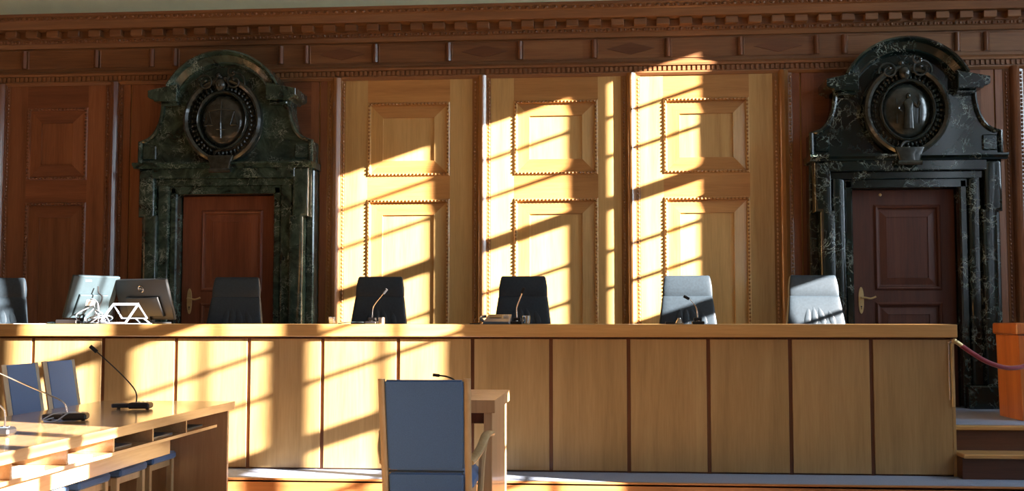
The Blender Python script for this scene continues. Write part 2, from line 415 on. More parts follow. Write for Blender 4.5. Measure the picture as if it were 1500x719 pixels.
for xa, xb, c in ((PIL[1], PIL[2], PC[0]), (PIL[5], PIL[6], PC[1])):
    # plain upright boards either side of each portal, with a narrow bead between
    for s in (-1, 1):
        e = (xa + PW) if s < 0 else (xb - PW)
        m = c + s * 0.74
        x0, x1 = sorted((e, m)); mid = e - s * 0.075 if abs(e - m) > 0.15 else (e + m) / 2
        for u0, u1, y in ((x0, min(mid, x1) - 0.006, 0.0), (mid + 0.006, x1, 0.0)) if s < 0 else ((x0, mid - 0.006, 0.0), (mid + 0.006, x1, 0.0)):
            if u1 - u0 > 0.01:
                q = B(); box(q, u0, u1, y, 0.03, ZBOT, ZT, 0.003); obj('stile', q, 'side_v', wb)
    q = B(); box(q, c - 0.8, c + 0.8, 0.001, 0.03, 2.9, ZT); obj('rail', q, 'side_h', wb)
bm = B(); box(bm, XL, XR, -0.02, 0.03, LF, ZBOT, 0.006)
for c in PC: pass
struct(obj('baseboard_back', bm, 'wall_h')) if False else bm.free()
for i, (a, b) in enumerate(((XL, PC[0] - 0.86), (PC[0] + 0.86, PC[1] - 0.86), (PC[1] + 0.86, XR))):
    bm = B(); box(bm, a, b, -0.02, 0.02, LF, ZBOT, 0.006); struct(obj('baseboard_back', bm, 'wall_h'))

# frieze and cornice
bm = B(); sweep_x(bm, [(0.02, 3.56), (-0.012, 3.565), (-0.03, 3.585), (-0.03, 3.598), (-0.018, 3.60), (-0.018, 3.648), (-0.045, 3.65), (-0.05, 3.668), (-0.03, 3.69), (-0.004, 3.70), (-0.004, 3.708), (0.02, 3.71)], XL, XR)
t1 = struct(obj('trim_1', bm, 'frieze_h'))
q = B(); x = XL + 0.02
while x < XR - 0.03:
    if x > -6.8: box(q, x, x + 0.026, -0.034, -0.018, 3.602, 3.646)
    x += 0.0445
stuff(obj('small_dentil_row', q, 'frieze_h', t1))
bm = B(); box(bm, XL, XR, 0.004, 0.02, 3.705, 3.93)
t2 = struct(obj('trim_2', bm, 'frieze_h'))
KN = [-5.633, -4.91, -4.357, -4.127, -3.086, -2.84, -2.173, -1.475, -0.80, -0.106, 0.575, 1.239, 1.932, 2.178, 3.186, 3.439, 4.2]
for x in KN:
    q = B(); prof = [(x - 0.024, 0.01), (x - 0.024, -0.014)] + [(x - 0.016, -0.030), (x - 0.002, -0.037), (x + 0.006, -0.036)] + [(x + 0.024, -0.020), (x + 0.024, 0.01)]
    sweep_z(q, prof, 3.735, 3.905); obj('frieze_block', q, 'molding_side', t2)
KE = [XL] + KN + [XR]
for a, b in zip(KE, KE[1:]):
    if b < -7.2: continue
    a = max(a, -7.2)
    if b - a < 0.25: continue
    q = B(); rings_panel(q, a + 0.03, b - 0.03, 3.728, 3.912, [(0, 0.004), (0, -0.004), (0.006, -0.004), (0.010, 0.001)], 0, 0); obj('frieze_panel', q, 'frieze_h', t2)
for c in (-2.50, -1.135, 0.235, 1.585):
    q = B(); prism(q, [(c - 0.22, 3.82), (c, 3.762), (c + 0.22, 3.82), (c, 3.878)], -0.006, 0.003, 0.002); obj('lozenge', q, 'veneer', t2)
bm = B(); sweep_x(bm, [(0.02, 3.925), (-0.03, 3.925), (-0.042, 3.945), (-0.05, 3.962), (-0.065, 3.968), (-0.075, 3.996), (-0.09, 4.002), (-0.09, 4.066), (-0.205, 4.070), (-0.215, 4.09), (-0.235, 4.135), (-0.25, 4.142), (-0.262, 4.172), (-0.275, 4.180), (-0.28, 4.20), (0.02, 4.22)], XL, XR)
t3 = struct(obj('trim_3', bm, 'frieze_h'))
x = -7.0
while x < XR - 0.15:
    q = B(); box(q, x, x + 0.115, -0.165, -0.085, 4.004, 4.066, 0.004); obj('dentil', q, 'frieze_h', t3)
    x += 0.2075
q = B(); x = -7.0
while x < XR - 0.05:
    ball(q, (x, -0.068, 3.982), 0.016, 0.018, 0.018, 8, 5); ball(q, (x + 0.045, -0.068, 3.982), 0.011, 0.015, 0.015, 6, 4); ball(q, (x + 0.076, -0.068, 3.980), 0.008, 0.011, 0.011, 6, 4)
    x += 0.1115
stuff(obj('bead_and_reel', q, 'carved', t3, smooth=True, angle=80))
q = B(); x = -7.0
while x < XR - 0.05:
    ball(q, (x, -0.262, 4.157), 0.022, 0.012, 0.015, 8, 5)
    tube(q, [(x - 0.04, -0.266, 4.172), (x - 0.034, -0.266, 4.15), (x - 0.018, -0.264, 4.142)], 0.005, 5)
    x += 0.085
stuff(obj('egg_and_dart', q, 'carved', t3, smooth=True, angle=80))

# doors in the portals
for i, c in enumerate(PC):
    dm = ('door', 'door_shaded')[i]
    bm = B(); box(bm, c - DW - 0.02, c + DW + 0.02, 0.03, 0.075, LF, DT + 0.05)
    d = struct(obj('door_%d' % (i + 1), bm, dm))
    x0, x1 = c - DW + 0.01, c + DW - 0.01
    pa, pb = (c - 0.27, c + 0.32) if i == 0 else (c - 0.25, c + 0.33)
    zs = [(LF + 0.2, 1.46), (1.565, 2.33)]
    d.location.y = -0.10
    for s0, s1 in ((x0, pa), (pb, x1)):
        q = B(); box(q, s0, s1, 0.0, 0.035, LF + 0.01, DT - 0.01); obj('door_stile', q, dm, d)
    for r0, r1 in ((LF + 0.01, LF + 0.2), (1.46, 1.565), (2.33, DT - 0.01)):
        q = B(); box(q, pa, pb, 0.0, 0.035, r0, r1); obj('door_rail', q, dm, d)
    for z0, z1 in zs:
        q = B(); rings_panel(q, pa, pb, z0, z1, [(0, 0.01), (0, -0.006), (0.016, -0.018), (0.030, -0.012), (0.036, 0.010), (0.05, 0.012), (0.11, 0.0), (0.112, 0.006)], 0, 0); obj('door_panel', q, dm, d)
    hx = x0 + 0.075
    q = B(); pts = []
    for k in range(24):
        a = 2 * PI * k / 24
        pts.append((hx + 0.024 * math.cos(a) * (1 - 0.22 * abs(math.cos(a * 1.0)) ** 6 * 0), 1.475 + 0.12 * math.copysign(abs(math.sin(a)) ** 0.8, math.sin(a))))
    prism(q, pts, -0.006, 0.001, 0.002)
    hp = obj('handle_plate', q, 'brass', d)
    q = B(); cyl(q, (hx, -0.004, 1.50), (hx, -0.05, 1.50), 0.010, 12)
    tube(q, smooth_path([(hx, -0.05, 1.50), (hx + 0.03, -0.054, 1.497), (hx + 0.07, -0.052, 1.49), (hx + 0.105, -0.046, 1.50), (hx + 0.12, -0.044, 1.508)], 4), 0.009, 8)
    obj('lever', q, 'brass', hp, smooth=True)
    q = B(); cyl(q, (hx, -0.008, 1.42), (hx, -0.004, 1.42), 0.007, 10); box(q, hx - 0.003, hx + 0.003, -0.008, -0.004, 1.395, 1.42); obj('keyhole', q, 'black', hp)
    if i == 1:
        q = B(); ball(q, (c - 0.19, -0.004, 2.42), 0.014, 0.008, 0.014, 12, 6); obj('door_stud', q, 'brass', d, smooth=True)

# platform and steps
bm = B(); box(bm, XL, XR, -2.47, -1.90, 0, 0.166)
pf = struct(obj('low_step', bm, 'nosing'))
q = B(); box(q, XL, XR, -2.47, -2.43, 0.150, 0.178, 0.004); obj('nosing', q, 'nosing', pf)
q = B(); box(q, XL, XR, -2.43, -1.9, 0.166, 0.178); obj('carpet_tread', q, 'carpet', pf)
bm = B(); box(bm, XL, 2.40, -1.90, 0.02, 0, LF - 0.012); box(bm, 2.40, XR, -1.86, 0.02, 0, LF - 0.03)
pf = struct(obj('upper_platform', bm, 'riser_dark'))
q = B(); box(q, 2.40, XR, -1.90, -1.80, LF - 0.03, LF, 0.006); obj('nosing', q, 'bench_h', pf)
q = B(); box(q, XL, 2.40, -1.90, 0.02, LF - 0.012, LF - 0.0005); box(q, 2.40, XR, -1.80, 0.02, LF - 0.03, LF - 0.0005); obj('carpet_floor', q, 'carpet', pf)
bm = B(); box(bm, 2.505, XR, -2.10, -1.86, 0.178, 0.356 - 0.03)
pf = struct(obj('middle_step', bm, 'riser_dark'))
q = B(); box(q, 2.505, XR, -2.14, -1.86, 0.356 - 0.03, 0.356, 0.006); obj('tread', q, 'bench_h', pf)

# ================================================================== MARBLE PORTALS
def band(pts_out, pts_in): return pts_out + pts_in[::-1]
def portal(c, mat, label, which):
    global BSEG
    BSEG = 3
    P = thing('marble_portal', label, 'door surround', (c, 0, LF))
    Z = lambda z: z - LF
    # jambs (stepped bands; the outer band has ears)
    for s in (-1, 1):
        q = B()
        box(q, min(s * 0.46, s * 0.53), max(s * 0.46, s * 0.53), -0.235, 0.02, 0, Z(2.54), 0.014)
        obj('inner_jamb', q, mat, P)
        q = B(); prism(q, [(s * 0.53, 0), (s * 0.64, 0), (s * 0.64, Z(2.60)), (s * 0.53, Z(2.54))], -0.262, 0.02, 0.026)
        obj('jamb', q, mat, P, smooth=True, angle=50)
        q = B(); prism(q, [(s * 0.625, 0.0), (s * 0.755, 0.0), (s * 0.755, Z(2.25)), (s * 0.805, Z(2.25)), (s * 0.805, Z(2.70)), (s * 0.655, Z(2.70)), (s * 0.655, Z(2.27)), (s * 0.625, Z(2.27))], -0.315, 0.02, 0.032)
        obj('outer_jamb', q, mat, P, smooth=True, angle=50)
        q = B(); box(q, min(s * 0.75, s * 0.825), max(s * 0.75, s * 0.825), -0.17, 0.02, 0, Z(2.70), 0.012); obj('back_jamb', q, mat, P)
        q = B(); box(q, min(s * 0.47, s * 0.84), max(s * 0.47, s * 0.84), -0.33, -0.15, 0, 0.2, 0.012); obj('plinth', q, mat, P)
    q = B(); box(q, -0.53, 0.53, -0.235, 0.02, Z(2.47), Z(2.545), 0.004); box(q, -0.66, 0.66, -0.262, -0.02, Z(2.545), Z(2.61), 0.004)
    obj('lintel', q, mat, P)
    q = B(); box(q, -0.68, 0.68, -0.315, 0.02, Z(2.61), Z(2.705), 0.008); obj('lintel_frieze', q, mat, P)
    q = B(); sweep_x(q, [(0.02, Z(2.70)), (-0.33, Z(2.70)), (-0.345, Z(2.715)), (-0.375, Z(2.735)), (-0.375, Z(2.752)), (0.02, Z(2.765))], -0.845, 0.845)
    obj('ledge', q, mat, P)
    # upper field with concave shoulders
    out = [(0.815, Z(2.755)), (0.815, Z(2.96))]
    for k in range(1, 11):
        t = k / 10
        out.append((0.815 - 0.215 * math.sin(t * PI / 2) ** 0.9, Z(2.96 + 0.36 * (1 - math.cos(t * PI / 2)))))
    out += [(0.60, Z(3.36))]
    full = out + [(0.45, Z(3.50)), (0.2, Z(3.70)), (0.0, Z(3.72)), (-0.2, Z(3.70)), (-0.45, Z(3.50))] + [(-x, z) for x, z in out[::-1]]
    q = B(); prism(q, full, -0.25, 0.02, 0.0); obj('field', q, mat, P)
    for s in (-1, 1):      # rounded lip following each concave side
        lip = [(s * x, -0.262, z) for x, z in out[:-1]]
        q = B(); tube(q, lip, 0.022, 8); obj('side_lip', q, mat, P, smooth=True)
        q = B(); box(q, min(s * 0.66, s * 0.79), max(s * 0.66, s * 0.79), -0.268, -0.24, Z(2.79), Z(2.93), 0.010); obj('side_tablet', q, mat, P)
        # shoulder block with a small moulding under it
        q = B(); prism(q, [(s * 0.42, Z(3.318)), (s * 0.635, Z(3.318)), (s * 0.645, Z(3.335)), (s * 0.68, Z(3.345)), (s * 0.70, Z(3.362)), (s * 0.70, Z(3.422)), (s * 0.42, Z(3.48))], -0.40, 0.02, 0.010)
        box(q, min(s * 0.43, s * 0.60), max(s * 0.43, s * 0.60), -0.33, 0.0, Z(3.288), Z(3.318), 0.008)
        obj('shoulder_block', q, mat, P)
    # arched head: a moulded profile swept round
    R0, zc = 0.60, Z(3.19)
    prof = [(0.0, 0.02), (0.0, -0.40), (-0.018, -0.42), (-0.035, -0.40), (-0.045, -0.365), (-0.10, -0.33), (-0.115, -0.335), (-0.125, -0.31), (-0.135, -0.24), (-0.135, 0.02)]
    q = B(); rings = []; A0 = math.radians(27.5)
    for k in range(41):
        a = A0 + (PI - 2 * A0) * k / 40
        rings.append([q.verts.new(((R0 + dr) * math.cos(a), y, zc + (R0 + dr) * math.sin(a) * 1.0)) for dr, y in prof])
    for A, Bq in zip(rings, rings[1:]):
        for j in range(len(prof)): q.faces.new((A[j], A[(j + 1) % len(prof)], Bq[(j + 1) % len(prof)], Bq[j]))
    q.faces.new(rings[0]); q.faces.new(rings[-1][::-1])
    obj('arch', q, mat, P, smooth=True, angle=25)
    # cartouche: oval rim, wreath band, convex shield, head with scrolls, foot tab
    cz = Z(3.14)
    def oval(bm, rx, rz, y0, y1, ex, seg=48, dz=0):
        pr = [(ex, y0)] ; prev = None
        rings = []
        for k in range(seg):
            a = 2 * PI * k / seg; f = 1 - 0.07 * math.sin(a) * (1 if math.sin(a) < 0 else 0.3)
            cx, sz = math.cos(a), math.sin(a); ww = rx * (1 - 0.10 * max(0, -sz) ** 2)
            rr = []
            for j in range(8):
                b = 2 * PI * j / 8
                rr.append(bm.verts.new(((ww + ex * math.cos(b)) * cx, (y0 + y1) / 2 + (y1 - y0) / 2 * math.sin(b), cz + dz + (rz + ex * math.cos(b)) * sz)))
            rings.append(rr)
        for i in range(seg):
            for j in range(8): bm.faces.new((rings[i][j], rings[i][(j + 1) % 8], rings[(i + 1) % seg][(j + 1) % 8], rings[(i + 1) % seg][j]))
    q = B(); ball(q, (0, -0.23, cz), 0.365, 0.10, 0.40, 32, 16); ct = obj('cartouche', q, 'bronze', P, smooth=True)
    q = B(); oval(q, 0.345, 0.375, -0.38, -0.28, 0.032); obj('outer_rim', q, 'bronze', ct, smooth=True)
    q = B(); oval(q, 0.230, 0.265, -0.385, -0.31, 0.016); obj('inner_rim', q, 'bronze', ct, smooth=True)
    q = B(); n = 44
    for k in range(n):
        a = 2 * PI * k / n
        for rr, sx in ((0.268, 0.016), (0.295, 0.013)):
            ball(q, ((rr) * math.cos(a + (0.06 if rr > 0.3 else 0)), -0.325, cz + (rr + 0.033) * math.sin(a + (0.06 if rr > 0.3 else 0))), sx, 0.018, sx * 1.2, 6, 4)
    stuff(obj('wreath', q, 'bronze', ct, smooth=True))
    q = B(); ball(q, (0, -0.30, cz), 0.215, 0.085, 0.25, 32, 16); sh = obj('shield', q, 'bronze', ct, smooth=True)
    yS = -0.392
    q = B()
    if which == 0:     # a pair of scales with an upright blade
        tube(q, [(0, -0.38, cz + 0.17), (0, -0.40, cz), (0, -0.385, cz - 0.17)], 0.008, 6); tube(q, [(-0.125, -0.372, cz + 0.085), (0, yS - 0.004, cz + 0.095), (0.125, -0.372, cz + 0.085)], 0.006, 6)
        for s in (-1, 1):
            tube(q, [(s * 0.12, -0.375, cz + 0.08), (s * 0.145, -0.365, cz - 0.045)], 0.003, 5); tube(q, [(s * 0.12, -0.375, cz + 0.08), (s * 0.085, -0.382, cz - 0.045)], 0.003, 5)
            ball(q, (s * 0.115, -0.375, cz - 0.05), 0.045, 0.02, 0.014, 12, 6)
        tube(q, [(-0.04, -0.39, cz - 0.09), (0.04, -0.39, cz - 0.09)], 0.007, 6)
        obj('scales_relief', q, 'bronze', ct, smooth=True)
    else:              # a small standing robed figure holding a staff
        secs = [((0, yS, cz - 0.17), 0.05, 0.02), ((0, yS - 0.006, cz - 0.08), 0.042, 0.024), ((0, yS - 0.008, cz), 0.035, 0.024), ((0, yS - 0.006, cz + 0.06), 0.048, 0.024), ((0, yS, cz + 0.09), 0.02, 0.016)]
        loft(q, [(c_, a_, b_, (1, 0, 0), (0, 1, 0)) for c_, a_, b_ in secs], 16, 0.8)
        ball(q, (0, yS - 0.004, cz + 0.118), 0.021, 0.02, 0.026, 10, 8)
        tube(q, smooth_path([(-0.045, yS, cz + 0.06), (-0.085, -0.388, cz + 0.01), (-0.055, -0.40, cz - 0.03)], 4), 0.011, 6)
        tube(q, smooth_path([(0.045, yS, cz + 0.06), (0.085, -0.388, cz + 0.02), (0.095, -0.385, cz + 0.07)], 4), 0.011, 6)
        tube(q, [(0.095, -0.378, cz + 0.13), (0.095, -0.378, cz - 0.13)], 0.006, 6)
        tube(q, [(-0.10, -0.376, cz + 0.10), (-0.10, -0.376, cz - 0.12)], 0.006, 6)
        obj('figure_relief', q, 'bronze', ct, smooth=True)
    # head / shell ornament and scrolls
    q = B(); ball(q, (-0.02, -0.36, cz + 0.33), 0.055, 0.05, 0.065, 14, 10); ball(q, (-0.02, -0.40, cz + 0.32), 0.018, 0.02, 0.022, 8, 6)
    for k in range(7):
        a = PI * k / 6; ball(q, (-0.02 + 0.075 * math.cos(a), -0.34, cz + 0.345 + 0.06 * math.sin(a)), 0.02, 0.025, 0.02, 8, 5)
    ball(q, (-0.045, -0.345, cz + 0.42), 0.03, 0.03, 0.03, 10, 7)
    obj('head_ornament', q, 'bronze', ct, smooth=True)
    def scroll(cx, czz, r, s, up, turns=1.35):
        pts = []
        for k in range(22):
            t = k / 21; a = up + s * t * turns * 2 * PI; rr = r * (1 - 0.75 * t)
            pts.append((cx + rr * math.cos(a), -0.37 - 0.02 * t, czz + rr * math.sin(a)))
        qq = B(); tube(qq, pts, 0.013, 7, r1=0.008); ball(qq, pts[-1], 0.016, 0.016, 0.016, 8, 6); obj('scroll', qq, 'bronze', ct, smooth=True)
    scroll(0.12, cz + 0.355, 0.095, 1, -0.3); scroll(-0.16, cz + 0.345, 0.085, -1, PI + 0.3); scroll(0.10, cz + 0.44, 0.05, 1, 2.2, 0.7); scroll(-0.02, cz - 0.34, 0.06, 1, 1.2, 0.9)
    q = B(); prism(q, [(-0.13, cz - 0.33), (0.13, cz - 0.33), (0.10, cz - 0.40), (0.085, cz - 0.475), (-0.085, cz - 0.475), (-0.10, cz - 0.40)], -0.41, -0.24, 0.016); tube(q, [(-0.10, -0.40, cz - 0.47), (0.10, -0.40, cz - 0.47)], 0.022, 8)
    obj('foot_tab', q, 'bronze', ct, smooth=True, angle=35)
    BSEG = 3
    return P
portal(PC[0], 'marble_l', 'green marble door surround with a pair of scales carved on its oval shield', 0)
portal(PC[1], 'marble_r', 'dark green marble door surround with a standing figure carved on its oval shield', 1)

# ================================================================== JUDGES' BENCH
bn = thing('judges_bench', 'long oak judges bench with upright veneer panels and a thick top, on the low step', 'bench', (0, -1.97, 0.178))
JX = [-7.3, -6.73, -6.155, -5.58, -5.008, -4.437, -3.874, -3.295, -2.722, -2.151, -1.570, -1.006, -0.417, 0.159, 0.744, 1.337, 1.918, 2.497]
for a, b in zip(JX, JX[1:]):
    q = B(); box(q, a + 0.014, b - 0.014, 0.0, 0.022, 0.012, 0.982, 0.002); obj('front_panel', q, 'bench_v', bn)
for x in JX[1:-1]:
    q = B(); box(q, x - 0.016, x + 0.016, 0.014, 0.03, 0.0, 0.985); obj('joint_strip', q, 'joint', bn)
q = B(); box(q, -7.3, 2.49, 0.022, 0.05, 0.0, 1.0); box(q, 2.462, 2.49, 0.022, 0.68, 0.0, 1.0); obj('carcass', q, 'joint', bn)
q = B(); box(q, 2.485, 2.507, 0.0, 0.68, 0.0, 0.985, 0.002); obj('end_panel', q, 'bench_v', bn)
q = B(); box(q, -7.35, 2.52, -0.045, 0.72, 0.998, 1.092, 0.005); obj('desktop', q, 'bench_h', bn)
TB = 1.2705   # top of bench in the room

# ================================================================== JUDGES' CHAIRS
def judge_chair(loc, rz, label):
    t = thing('high_back_chair', label, 'chair', loc, rz, 'judges chairs behind the bench')
    # local: faces -Y; floor z=0
    def back_sec(z, hw, hd, y): return ((0, y, z), hw, hd, (1, 0, 0), (0, 1, 0))
    q = B()
    loft(q, [back_sec(0.952, 0.198, 0.020, 0.066), back_sec(0.970, 0.205, 0.032, 0.069), back_sec(1.04, 0.203, 0.036, 0.080), back_sec(1.10, 0.193, 0.032, 0.088), back_sec(1.128, 0.186, 0.024, 0.092), back_sec(1.136, 0.176, 0.012, 0.094)], 32, 0.28)
    obj('headrest', q, 'leather', t, smooth=True, angle=60)
    q = B()
    secs = [back_sec(0.50, 0.235, 0.035, 0.03), back_sec(0.60, 0.242, 0.045, 0.018), back_sec(0.74, 0.236, 0.045, 0.02), back_sec(0.86, 0.220, 0.042, 0.042), back_sec(0.95, 0.208, 0.034, 0.064), back_sec(0.972, 0.202, 0.022, 0.067)]
    loft(q, secs, 32, 0.28)
    obj('backrest', q, 'leather', t, smooth=True, angle=60)
    def front(z):      # y of the cushion surface
        k = [(0.60, 0.018 - 0.045), (0.74, 0.02 - 0.045), (0.86, 0.042 - 0.042), (0.95, 0.064 - 0.034)]
        for (a, ya), (b_, yb) in zip(k, k[1:]):
            if z <= b_: return ya + (yb - ya) * (z - a) / (b_ - a)
        return k[-1][1]
    for x0, x1, z0, z1 in ((-0.11, -0.05, 0.64, 0.91), (-0.03, -0.015, 0.62, 0.93), (0.06, 0.02, 0.64, 0.92), (0.14, 0.10, 0.66, 0.88)):   # soft creases of the cover
        secs = []
        for i_ in range(11):
            t_ = i_ / 10; z = z0 + (z1 - z0) * t_; rr = max(0.02, math.sin(PI * t_))
            secs.append(((x0 + (x1 - x0) * t_ + 0.008 * math.sin(4 * t_), front(z) + 0.004, z), 0.030 * rr, 0.0080 * rr, (1, 0, 0), (0, 1, 0)))
        q = B(); loft(q, secs, 12, 1.0); obj('cushion_fold', q, 'leather', t, smooth=True, angle=80)
    q = B(); loft(q, [((0, -0.24, z), 0.24 * k, 0.25 * k, (1, 0, 0), (0, 1, 0)) for z, k in ((0.40, 0.92), (0.42, 1.0), (0.48, 1.0), (0.505, 0.93))], 28, 0.4)
    obj('seat', q, 'leather', t, smooth=True, angle=60)
    for s in (-1, 1):
        q = B(); tube(q, smooth_path([(s * 0.25, 0.02, 0.42), (s * 0.29, 0.02, 0.52), (s * 0.29, -0.04, 0.605), (s * 0.29, -0.26, 0.608)], 5), 0.018, 8); obj('armrest', q, 'black', t, smooth=True)
    q = B(); cyl(q, (0, -0.2, 0.08), (0, -0.2, 0.40), 0.028, 14); obj('gas_column', q, 'steel', t, smooth=True)
    for k in range(5):
        a = 2 * PI * k / 5 + 0.3; q = B(); e = (0.27 * math.cos(a), -0.2 + 0.27 * math.sin(a))
        tube(q, [(0, -0.2, 0.10), (e[0], e[1], 0.065)], 0.022, 8, r1=0.014); lg = obj('leg', q, 'black', t, smooth=True)
        q = B(); cyl(q, (e[0] - 0.02 * math.sin(a), e[1] + 0.02 * math.cos(a), 0.026), (e[0] + 0.02 * math.sin(a), e[1] - 0.02 * math.cos(a), 0.026), 0.026, 12); obj('caster', q, 'black', lg, smooth=True)
    return t
G = 'judges chairs behind the bench'
c0 = judge_chair((0.665, -1.02, LF), math.radians(-2), 'high-backed leather chair behind the right-hand bench microphone, its headrest in full sun')
dup(c0, (1.70, -1.02, LF), math.radians(4), 'high-backed leather chair nearest the right marble portal, with no microphone before it', G)
dup(c0, (-0.70, -1.02, LF), 0, 'black high-backed leather chair behind the conference unit on the bench', G)
dup(c0, (-1.915, -1.02, LF), math.radians(3), 'black high-backed leather chair behind the gooseneck microphone in front of the first sunlit wall bay', G)
dup(c0, (-3.175, -0.98, LF), math.radians(6), 'black high-backed leather chair in front of the left marble portal', G)
dup(c0, (-5.27, -1.00, LF), math.radians(12), 'high-backed leather chair cut off by the left edge of the photo', G)

# ================================================================== THINGS ON THE BENCH
def monitor(cx, cy, w_, h_, yaw, tilt, zb, mat, label, logo):
    t = thing('computer_monitor', label, 'monitor', (cx, cy, TB), yaw, None)
    # local: back faces -Y, top leans towards -Y (tilt)
    R = Matrix.Translation((0, 0, zb)) @ Matrix.Rotation(tilt, 4, 'X')
    q = B(); box(q, -w_ / 2, w_ / 2, -0.012, 0.016, 0, h_, 0.004); bmesh.ops.transform(q, matrix=R, verts=q.verts); obj('screen_housing', q, mat, t)
    q = B(); box(q, -w_ / 2 + 0.012, w_ / 2 - 0.012, 0.0165, 0.018, 0.015, h_ - 0.012); bmesh.ops.transform(q, matrix=R, verts=q.verts); obj('screen', q, 'black', t)
    q = B(); prism(q, [(-w_ * 0.34, h_ * 0.10), (w_ * 0.34, h_ * 0.10), (w_ * 0.30, h_ * 0.58), (-w_ * 0.30, h_ * 0.58)], -0.034, -0.012, 0.010); bmesh.ops.transform(q, matrix=R, verts=q.verts); rear = obj('rear_cover', q, mat, t)
    q = B(); box(q, -0.04, 0.04, -0.035, -0.02, max(-zb + 0.01, -0.03), h_ * 0.45, 0.004); box(q, -0.10, 0.10, -0.07, 0.14, 0.0 , 0.012, 0.003) if False else None
    bmesh.ops.transform(q, matrix=R, verts=q.verts); obj('stand_column', q, mat, t)
    q = B(); box(q, -0.12, 0.12, -0.06, 0.13, 0.0, 0.014, 0.004); box(q, -0.035, 0.035, -0.01 , 0.03, 0.012, zb + 0.05, 0.003); obj('stand_foot', q, mat, t)
    if logo:
        q = B(); seg = 28; zc = h_ * 0.77
        tube(q, [(0.0 + 0.026 * math.cos(2 * PI * k / seg), -0.0135, zc + 0.026 * math.sin(2 * PI * k / seg)) for k in range(seg)], 0.0028, 6, closed=True)
        bmesh.ops.transform(q, matrix=R, verts=q.verts); lg = obj('round_badge', q, 'steel', t, smooth=True)
        cu = bpy.data.curves.new('badge_lettering', 'FONT'); cu.body = 'DELL'; cu.size = 0.021; cu.extrude = 0.0006; cu.align_x = 'CENTER'; cu.align_y = 'CENTER'
        tmp = bpy.data.objects.new('badge_text', cu); COL.objects.link(tmp)
        dg = bpy.context.evaluated_depsgraph_get(); me = bpy.data.meshes.new_from_object(tmp.evaluated_get(dg))
        bpy.data.objects.remove(tmp)
        me.transform(R @ Matrix.Translation((0, -0.0135, zc)) @ Matrix.Rotation(PI / 2, 4, 'X'))
        me.materials.clear(); me.materials.append(M['steel'])
        lo = bpy.data.objects.new('badge_lettering', me); COL.objects.link(lo); lo.parent = lg
    else:
        q = B(); box(q, -0.10, -0.045, -0.0145, -0.012, h_ * 0.88, h_ * 0.91); bmesh.ops.transform(q, matrix=R, verts=q.verts); obj('badge', q, 'white', t)
        q = B(); box(q, -0.06, 0.02, -0.0365, -0.034, h_ * 0.33, h_ * 0.47); bmesh.ops.transform(q, matrix=R, verts=q.verts); obj('sticker', q, 'paper', rear)
    return t
monitor(-3.72, -1.47, 0.55, 0.345, math.radians(-20), math.radians(20), 0.035, 'monitor', 'black widescreen monitor seen from behind with a round badge, above the white stand', True)
monitor(-4.20, -1.58, 0.42, 0.36, math.radians(58), math.radians(22), 0.05, 'greyplastic', 'silver-grey monitor turned sideways with a white sticker and hanging cables', False)
# white folding stand
t = thing('folding_stand', 'white folding document stand in front of the black monitor', 'stand', (-3.82, -1.80, TB))
def bar(bm, a, b, w_=0.014, d=0.005):
    a, b = Vector(a), Vector(b); L = (b - a); z = L.normalized(); y = Vector((0, 1, 0)); y = (y - z * y.dot(z)).normalized(); x = y.cross(z)
    r = bmesh.ops.create_cube(bm, size=1.0)
    for v in r['verts']: c = v.co.copy(); v.co = (a + b) / 2 + x * c.x * w_ + y * c.y * d * 2 + z * c.z * (L.length + w_ * 0.5)
AT, BT = (-0.055, 0.0, 0.155), (0.145, 0.0, 0.155)
A1, B1 = (-0.135, -0.07, 0.008), (0.075, -0.07, 0.008)
q = B(); bar(q, AT, BT, 0.018); bar(q, AT, A1); bar(q, BT, B1); bar(q, A1, B1, 0.012); obj('front_frame', q, 'white', t)
q = B(); bar(q, AT, (-0.02, 0.08, 0.045), 0.009); bar(q, BT, (0.185, 0.08, 0.045), 0.009); bar(q, (-0.02, 0.08, 0.045), (0.185, 0.08, 0.045), 0.01); obj('rear_frame', q, 'white', t)
q = B(); bar(q, (0.10, 0.06, 0.045), (0.125, 0.10, 0.006), 0.008); bar(q, (0.165, 0.06, 0.045), (0.20, 0.10, 0.006), 0.008); box(q, -0.14, 0.21, -0.06, 0.12, 0.0, 0.005, 0.001); obj('base_plate', q, 'white', t)
# cables
q = B()
for k, (ra, rb, zz) in enumerate(((0.085, 0.035, 0.02), (0.07, 0.05, 0.035), (0.10, 0.06, 0.03), (0.055, 0.04, 0.05))):
    tube(q, [(-4.03 + ra * math.cos(2 * PI * i / 20) + 0.02 * k, -1.79 + rb * math.sin(2 * PI * i / 20), TB + 0.008 + zz * (1 + math.sin(2 * PI * i / 20 + k * 1.3))) for i in range(20)], 0.0042, 6, closed=True)
tube(q, smooth_path([(-4.12, -1.66, TB + 0.20), (-4.05, -1.71, TB + 0.17), (-4.03, -1.73, TB + 0.08), (-4.01, -1.76, TB + 0.01), (-3.93, -1.80, TB + 0.006)], 6), 0.0055, 7)
tube(q, smooth_path([(-4.14, -1.65, TB + 0.19), (-4.08, -1.70, TB + 0.13), (-4.13, -1.76, TB + 0.04), (-4.06, -1.80, TB + 0.008)], 6), 0.004, 7)
tube(q, smooth_path([(-4.10, -1.66, TB + 0.15), (-4.20, -1.74, TB + 0.08), (-4.16, -1.80, TB + 0.02), (-4.04, -1.83, TB + 0.006)], 6), 0.004, 7)
tag(obj('cable_bundle', q, 'white', smooth=True), 'tangle of white cables on the bench below the sideways monitor', 'cable')
q = B(); tube(q, smooth_path([(-4.07, -1.66, TB + 0.30), (-4.06, -1.67, TB + 0.25), (-4.02, -1.69, TB + 0.21), (-4.045, -1.71, TB + 0.12), (-4.07, -1.76, TB + 0.03), (-4.10, -1.82, TB + 0.006)], 6), 0.006, 7)
